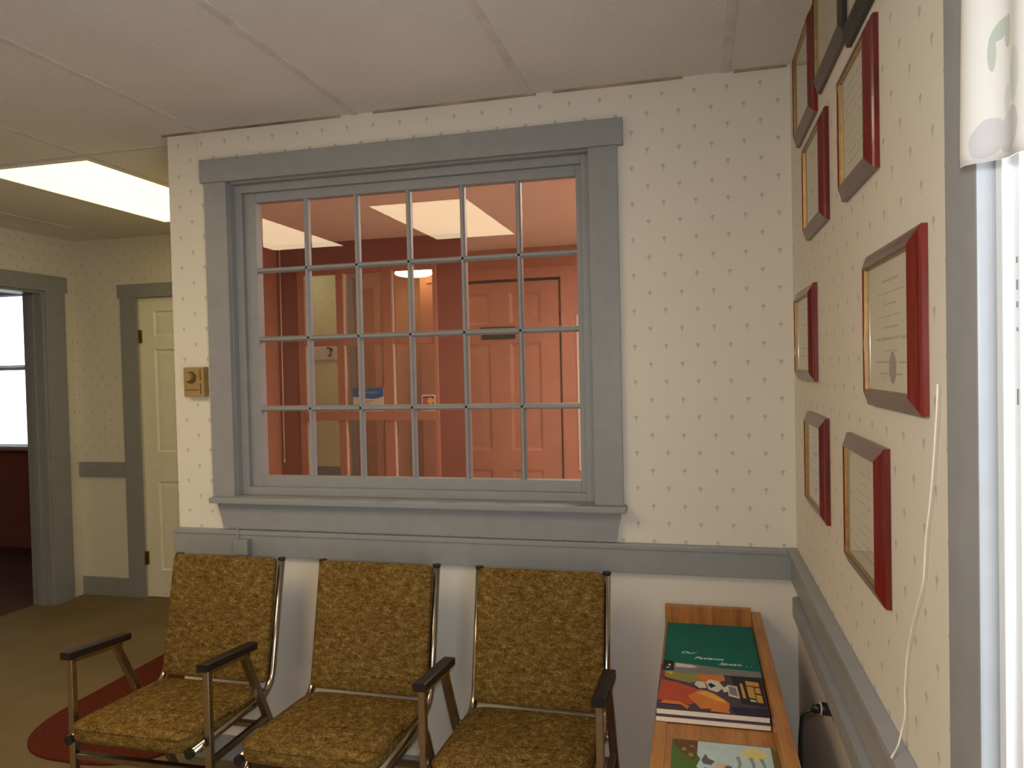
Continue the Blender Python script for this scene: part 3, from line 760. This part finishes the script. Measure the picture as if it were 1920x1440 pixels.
# ================================================================== PICTURE FRAMES ON THE RIGHT WALL
def picture_frame(label, y0, y1, z0, z1, wood_m='mahogany', rail_m='mahogany_y', paper='parchment', lines=8, seal=None, gilt=True, tilt=0, w=.026, seed=1):
    cy, cz = (y0 + y1) / 2, (z0 + z1) / 2
    r = thing('picture_frame', label, 'picture frame', (0, cy, z0), 'framed certificates on the right wall')
    y1 += w - .002
    prof = [(0, .0005), (0, .0085), (.003, .0115), (.007, .0125), (w - .005, .0205), (w - .002, .0215), (w, .0205), (w, .0005)]
    def ring(a, h):
        # far-bottom, near-bottom, near-top, far-top ; x negative is into the room
        return [(-h, y1 - a, z0 + a), (-h, y0 + a, z0 + a), (-h, y0 + a, z1 - a), (-h, y1 - a, z1 - a)]
    bm = B(); rings = [[bm.verts.new(p) for p in ring(a, h)] for a, h in prof]
    for r0, r1 in zip(rings, rings[1:]):
        for k in range(4):
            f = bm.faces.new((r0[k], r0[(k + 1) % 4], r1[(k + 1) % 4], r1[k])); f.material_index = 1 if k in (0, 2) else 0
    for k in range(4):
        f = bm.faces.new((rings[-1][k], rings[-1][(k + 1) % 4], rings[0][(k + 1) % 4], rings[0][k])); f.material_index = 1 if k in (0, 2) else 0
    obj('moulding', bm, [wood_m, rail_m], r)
    if gilt:
        bm = B(); gp = [(w, .010), (w, .0190), (w + .0015, .0190), (w + .0035, .0145), (w + .0035, .010)]
        rings = [[bm.verts.new(p) for p in ring(a, h)] for a, h in gp]
        for r0, r1 in zip(rings, rings[1:] + rings[:1]):
            for k in range(4): bm.faces.new((r0[k], r0[(k + 1) % 4], r1[(k + 1) % 4], r1[k]))
        obj('gilt_fillet', bm, 'gold', r)
    i = w + .002
    doc = obj('document', one_box(-.0125, -.0008, y0 + i, y1 - i, z0 + i, z1 - i), paper, r)
    if seal:
        bm = B(); n = 28
        vs = [bm.verts.new((-.0128, seal[0] + (.020 + .0015 * (k % 2)) * math.cos(2 * PI * k / n), seal[1] + (.024 + .0015 * (k % 2)) * math.sin(2 * PI * k / n))) for k in range(n)]
        f = bm.faces.new(vs); e = bmesh.ops.extrude_face_region(bm, geom=[f]); bmesh.ops.translate(bm, verts=[v for v in e['geom'] if isinstance(v, bmesh.types.BMVert)], vec=(.0006, 0, 0))
        obj('seal', bm, 'seal', doc)
    obj('glass', one_box(-.0150, -.0138, y0 + w + .0005, y1 - w - .0005, z0 + w + .0005, z1 - w - .0005), 'pic_glass', r)
    if tilt: r.rotation_euler.x = tilt
    return r
pf = picture_frame
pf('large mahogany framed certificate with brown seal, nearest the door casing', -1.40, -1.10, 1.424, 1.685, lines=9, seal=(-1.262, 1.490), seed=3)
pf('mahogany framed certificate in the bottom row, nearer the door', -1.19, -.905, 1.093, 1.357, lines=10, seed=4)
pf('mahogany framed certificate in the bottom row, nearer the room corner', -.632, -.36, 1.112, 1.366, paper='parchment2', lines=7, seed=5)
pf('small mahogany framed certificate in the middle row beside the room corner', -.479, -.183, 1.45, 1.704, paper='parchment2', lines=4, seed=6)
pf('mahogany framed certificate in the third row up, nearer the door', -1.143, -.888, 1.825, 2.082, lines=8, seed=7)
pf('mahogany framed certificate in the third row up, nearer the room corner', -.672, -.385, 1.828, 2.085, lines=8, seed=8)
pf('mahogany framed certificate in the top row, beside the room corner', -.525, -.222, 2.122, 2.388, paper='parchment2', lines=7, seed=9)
pf('dark walnut framed certificate in the top row, between two other frames', -.925, -.60, 2.145, 2.41, 'walnut', 'walnut', lines=6, seed=10)
pf('black framed certificate in the top row, nearest the door casing', -1.26, -.95, 2.112, 2.40, 'black', 'black', 'parchment', lines=4, gilt=False, w=.026, seed=11)

# ================================================================== SMALL THINGS ON THE WALLS
th = thing('thermostat', 'tan wall thermostat with round dial left of the window', 'thermostat', (-2.183, 0, 1.418))
bm = B(); box(bm, -2.228, -2.138, -.030, 0, 1.418, 1.533, bev=.004); obj('case', bm, 'beige_plastic', th)
bm = B(); disc(bm, -2.196, -.0295, 1.493, .0235, -.006, 'y', r2=.0225); o = obj('dial', bm, 'tan_dark', th)
bm = B(); disc(bm, -2.199, -.035, 1.495, .017, -.010, 'y', r2=.015); obj('knob', bm, 'beige_plastic', o)
bm = B(); box(bm, -2.156, -2.151, -.0306, -.0295, 1.483, 1.525); box(bm, -2.156, -2.151, -.0306, -.0295, 1.428, 1.470); box(bm, -2.222, -2.162, -.0306, -.0295, 1.443, 1.447)
obj('slot', bm, 'tan_dark', th)

cb = thing('cable_box', 'small grey painted cable box on the chair rail behind the left chair', 'cable box', (-1.988, -.022, .818))
obj('cover', one_box(-2.018, -1.958, -.050, -.0225, .818, .876, bev=.002), 'trim', cb)
obj('conduit', one_box(-2.016, -2.008, -.031, -.0275, .872, .912, bev=.001), 'trim', cb)
o = obj('wire_stub', sweep(B(), [(-2.157, -.003, 2.437), (-2.158, -.005, 2.40), (-2.156, -.003, 2.365)], .0022, n=8), 'cord', None, True)
tag(based(o, (-2.157, -.003, 2.365)), 'short pale wire hanging from the ceiling above the window corner', 'wire')

path = [(-.0045, -1.449, 1.47), (-.0045, -1.445, 1.44), (-.0045, -1.426, 1.356), (-.0045, -1.410, 1.304), (-.0045, -1.392, 1.262), (-.0045, -1.380, 1.195), (-.0045, -1.328, 1.125), (-.0045, -1.293, 1.064),
        (-.0045, -1.275, .992), (-.0045, -1.281, .962), (-.007, -1.270, .935), (-.014, -1.277, .9125), (-.033, -1.315, .9115)]
o = obj('cord', sweep(B(), round_path(path, .02, 4), .0014, n=8), 'cord', None, True)
tag(based(o, (-.033, -1.315, .9115)), 'thin ivory cord running down the papered wall beside the door casing', 'cord')

ol = thing('wall_outlet', 'white outlet plate low on the right wall under the grey rail', 'outlet', (0, -.672, .66))
obj('plate', one_box(-.006, -.0005, -.707, -.637, .655, .747, bev=.002), 'white', ol)
for z in (.672, .715): obj('socket', one_box(-.0066, -.0055, -.680, -.664, z - .012, z + .012), 'pale', ol)
pg = thing('power_plug', 'black power plug with cord sticking out of the wall outlet behind the bookcase', 'plug', (-.0068, -.672, .690))
bm = B(); sweep(bm, [(-.0070, -.672, .690), (-.030, -.672, .692), (-.034, -.672, .692)], .016, .014, 12, side=Vector((0, 1, 0))); sweep(bm, [(-.034, -.672, .692), (-.052, -.67, .689)], .010, .010, 12, side=Vector((0, 1, 0)))
obj('plug_body', bm, 'black', pg, True)
obj('ring', sweep(B(), [(-.0335, -.672, .692), (-.0355, -.672, .692)], .0168, .0148, 12, side=Vector((0, 1, 0))), 'pale', pg)
obj('plug_cord', sweep(B(), round_path([(-.05, -.67, .689), (-.074, -.667, .675), (-.080, -.66, .60), (-.076, -.665, .46), (-.066, -.68, .30), (-.05, -.72, .012), (-.05, -.90, .008)], .05, 6), .0048, n=8), 'black', pg, True)

# curtain valance hanging in front of the entrance
vl = thing('valance', 'white watercolour-print fabric valance hanging over the white entrance door frame', 'valance', (-.045, -2.1, 1.66))
bm = B(); ny, nz = 60, 26; grid = []
for j in range(nz + 1):
    row = []
    for k in range(ny + 1):
        s, q = k / ny, j / nz
        y = -1.682 - .020 * q ** 1.5 - s * .86
        z = 1.690 - .048 * math.sin(PI * s) * (1 - q) + .36 * q
        x = -.047 - .005 * math.sin(s * 46) - .0015 * (1 - q) * math.sin(s * 23 + 1) - .002
        row.append(bm.verts.new((x, y, z)))
    grid.append(row)
for j in range(nz):
    for k in range(ny): bm.faces.new((grid[j][k], grid[j][k + 1], grid[j + 1][k + 1], grid[j + 1][k]))
f = obj('cloth', bm, 'fabric', vl, True)
so = f.modifiers.new('thickness', 'SOLIDIFY'); so.thickness = .0016
obj('rod', sweep(B(), [(-.045, -1.60, 2.065), (-.045, -2.62, 2.065)], .007, n=12, side=Vector((0, 0, 1))), 'white', vl, True)

# hall rug
bm = B(); n = 72; ry = .46; pts = []
cx_, cy0, cy1 = -2.70, .30, 1.12
for k in range(n):
    a = 2 * PI * k / n; ca, sa = math.cos(a), math.sin(a)
    x = cx_ + math.copysign(abs(ca) ** (2 / 2.7), ca) * .40
    y = (cy0 if sa < 0 else cy1) + math.copysign(abs(sa) ** (2 / 2.7), sa) * ry
    if x > -3.2 and y > 1.0: x = x - (y - 1.0) * .0
    # keep the rug clear of the slanting wall
    lim = -2.31 - max(0, y - .02) / 1.46
    pts.append((min(x, lim - .02) if y > .02 else x, y))
prism(bm, pts, 'z', .0005, .010)
rug = obj('oval_rug', bm, 'rug'); tag(based(rug, (cx_, .6, 0)), 'rust red oval rug on the hall carpet under the ceiling panel', 'rug')

# coat rack in the corridor
cr = thing('coat_rail', 'cream coat rail with dark hooks on the green papered wall behind the partition', 'coat rail', (-3.45, CY - .012, 1.60))
obj('board', one_box(-3.66, -3.245, CY - .030, CY - .0125, 1.608, 1.718, bev=.004), 'cream_board', cr)
for x in (-3.50, -3.325):
    bm = B()
    sweep(bm, round_path([(x, CY - .034, 1.70), (x, CY - .085, 1.715), (x, CY - .10, 1.70)], .02, 5), .007, n=8)
    sweep(bm, round_path([(x, CY - .034, 1.685), (x, CY - .05, 1.635), (x, CY - .08, 1.645)], .02, 5), .007, n=8)
    disc(bm, x, CY - .036, 1.692, .016, .006, 'y'); obj('hook', bm, 'black', cr, True)

# pull cord in the office
pc = thing('pull_cord', 'thin pale pull cord hanging in front of the dark red office wall', 'cord', (-3.245, OY - .03, .84))
obj('string', sweep(B(), [(-3.236, OY - .03, ZC - .03), (-3.243, OY - .03, .87)], .0038, n=8), 'cord', pc, True)
obj('pull_knob', sweep(B(), [(-3.243, OY - .03, .87), (-3.2435, OY - .03, .845)], .0055, n=8), 'cord', pc, True)

# small signs on the partition rail
sg = thing('sign', 'blue and white card sign with wavy edge behind the window panes', 'sign', (-2.57, OY - .018, 1.215))
obj('card', one_box(-2.686, -2.452, OY - .020, OY - .0135, 1.216, 1.384), 'pale', sg)
bm = B(); pts = [(-2.686, 1.384), (-2.686, 1.318)] + [(-2.686 + .234 * k / 16, 1.322 - .017 * math.sin(PI * (k / 16) ** 1.4) ) for k in range(1, 17)] + [(-2.452, 1.384)]
prism(bm, pts, 'y', OY - .0210, OY - .0201); obj('blue_banner', bm, 'blue', sg)
bm = B(); rnd = random.Random(2); x = -2.645
while x < -2.50:
    w_ = rnd.uniform(.006, .012); box(bm, x, x + w_, OY - .0215, OY - .0211, 1.341, 1.341 + rnd.choice((.012, .012, .018))); x += w_ + .003
obj('heading_text', bm, 'lightblue', sg)
bm = B()
for a, b, z in ((-2.60, -2.53, 1.287), (-2.60, -2.555, 1.272), (-2.66, -2.54, 1.252), (-2.55, -2.48, 1.244)):
    box(bm, a, b, OY - .0209, OY - .0202, z, z + .004)
obj('small_text', bm, 'slate', sg)
st = thing('sticker', 'small white bordered card sticker with overlapping red and yellow discs', 'sticker', (-2.116, OY - .016, 1.215))
obj('card', one_box(-2.166, -2.066, OY - .018, OY - .0135, 1.216, 1.328), 'pale', st)
obj('dark_panel', one_box(-2.157, -2.075, OY - .0188, OY - .0181, 1.256, 1.318), 'navy', st)
bm = B(); disc(bm, -2.133, OY - .0189, 1.287, .0235, -.0005, 'y'); obj('red_disc', bm, 'red', st)
bm = B(); disc(bm, -2.100, OY - .0195, 1.287, .0235, -.0005, 'y'); obj('yellow_disc', bm, 'amber', st)

# ================================================================== LIGHT, WORLD, CAMERA
w = bpy.data.worlds.new('daylight'); bpy.context.scene.world = w; w.use_nodes = True
bgn = w.node_tree.nodes['Background']; bgn.inputs[0].default_value = (.86, .93, 1, 1); bgn.inputs[1].default_value = 4.2
def lamp(name, kind, loc, energy, col, **kw):
    l = bpy.data.lights.new(name, kind); l.energy = energy; l.color = col
    for k, v in kw.items(): setattr(l, k, v)
    o = bpy.data.objects.new(name, l); C.objects.link(o); o.location = loc; return o
fl = lamp('camera_flash', 'SPOT', (-.306, -2.47, 1.56), 38, (.92, .95, 1), spot_size=2.2, spot_blend=.6, shadow_soft_size=.02)

cam = bpy.data.cameras.new('camera'); co = bpy.data.objects.new('camera', cam); C.objects.link(co)
YAW, PITCH, ROLL, F = -.2433, -.0217, -.0223, 1385.3
cam.sensor_fit = 'HORIZONTAL'; cam.sensor_width = 36; cam.lens = F / 1920 * 36; cam.clip_start = .02
f = Vector((math.sin(YAW) * math.cos(PITCH), math.cos(YAW) * math.cos(PITCH), math.sin(PITCH)))
r0 = Vector((math.cos(YAW), -math.sin(YAW), 0)); u0 = r0.cross(f)
rr = r0 * math.cos(ROLL) + u0 * math.sin(ROLL); uu = -r0 * math.sin(ROLL) + u0 * math.cos(ROLL)
co.matrix_world = Matrix(((rr.x, uu.x, -f.x, -.3060), (rr.y, uu.y, -f.y, -2.4997), (rr.z, uu.z, -f.z, 1.5025), (0, 0, 0, 1)))
sc = bpy.context.scene; sc.camera = co
fl.rotation_euler = co.rotation_euler = co.matrix_world.to_euler()
fl.rotation_euler = co.matrix_world.to_euler()
sc.view_settings.view_transform = 'Standard'; sc.view_settings.look = 'None'
sc.view_settings.exposure = 0; sc.view_settings.gamma = 1; sc.view_settings.use_curve_mapping = False
sc.cycles.use_denoising = True; sc.cycles.max_bounces = 10; sc.cycles.diffuse_bounces = 5; sc.cycles.transparent_max_bounces = 16
sc.cycles.sample_clamp_indirect = 6
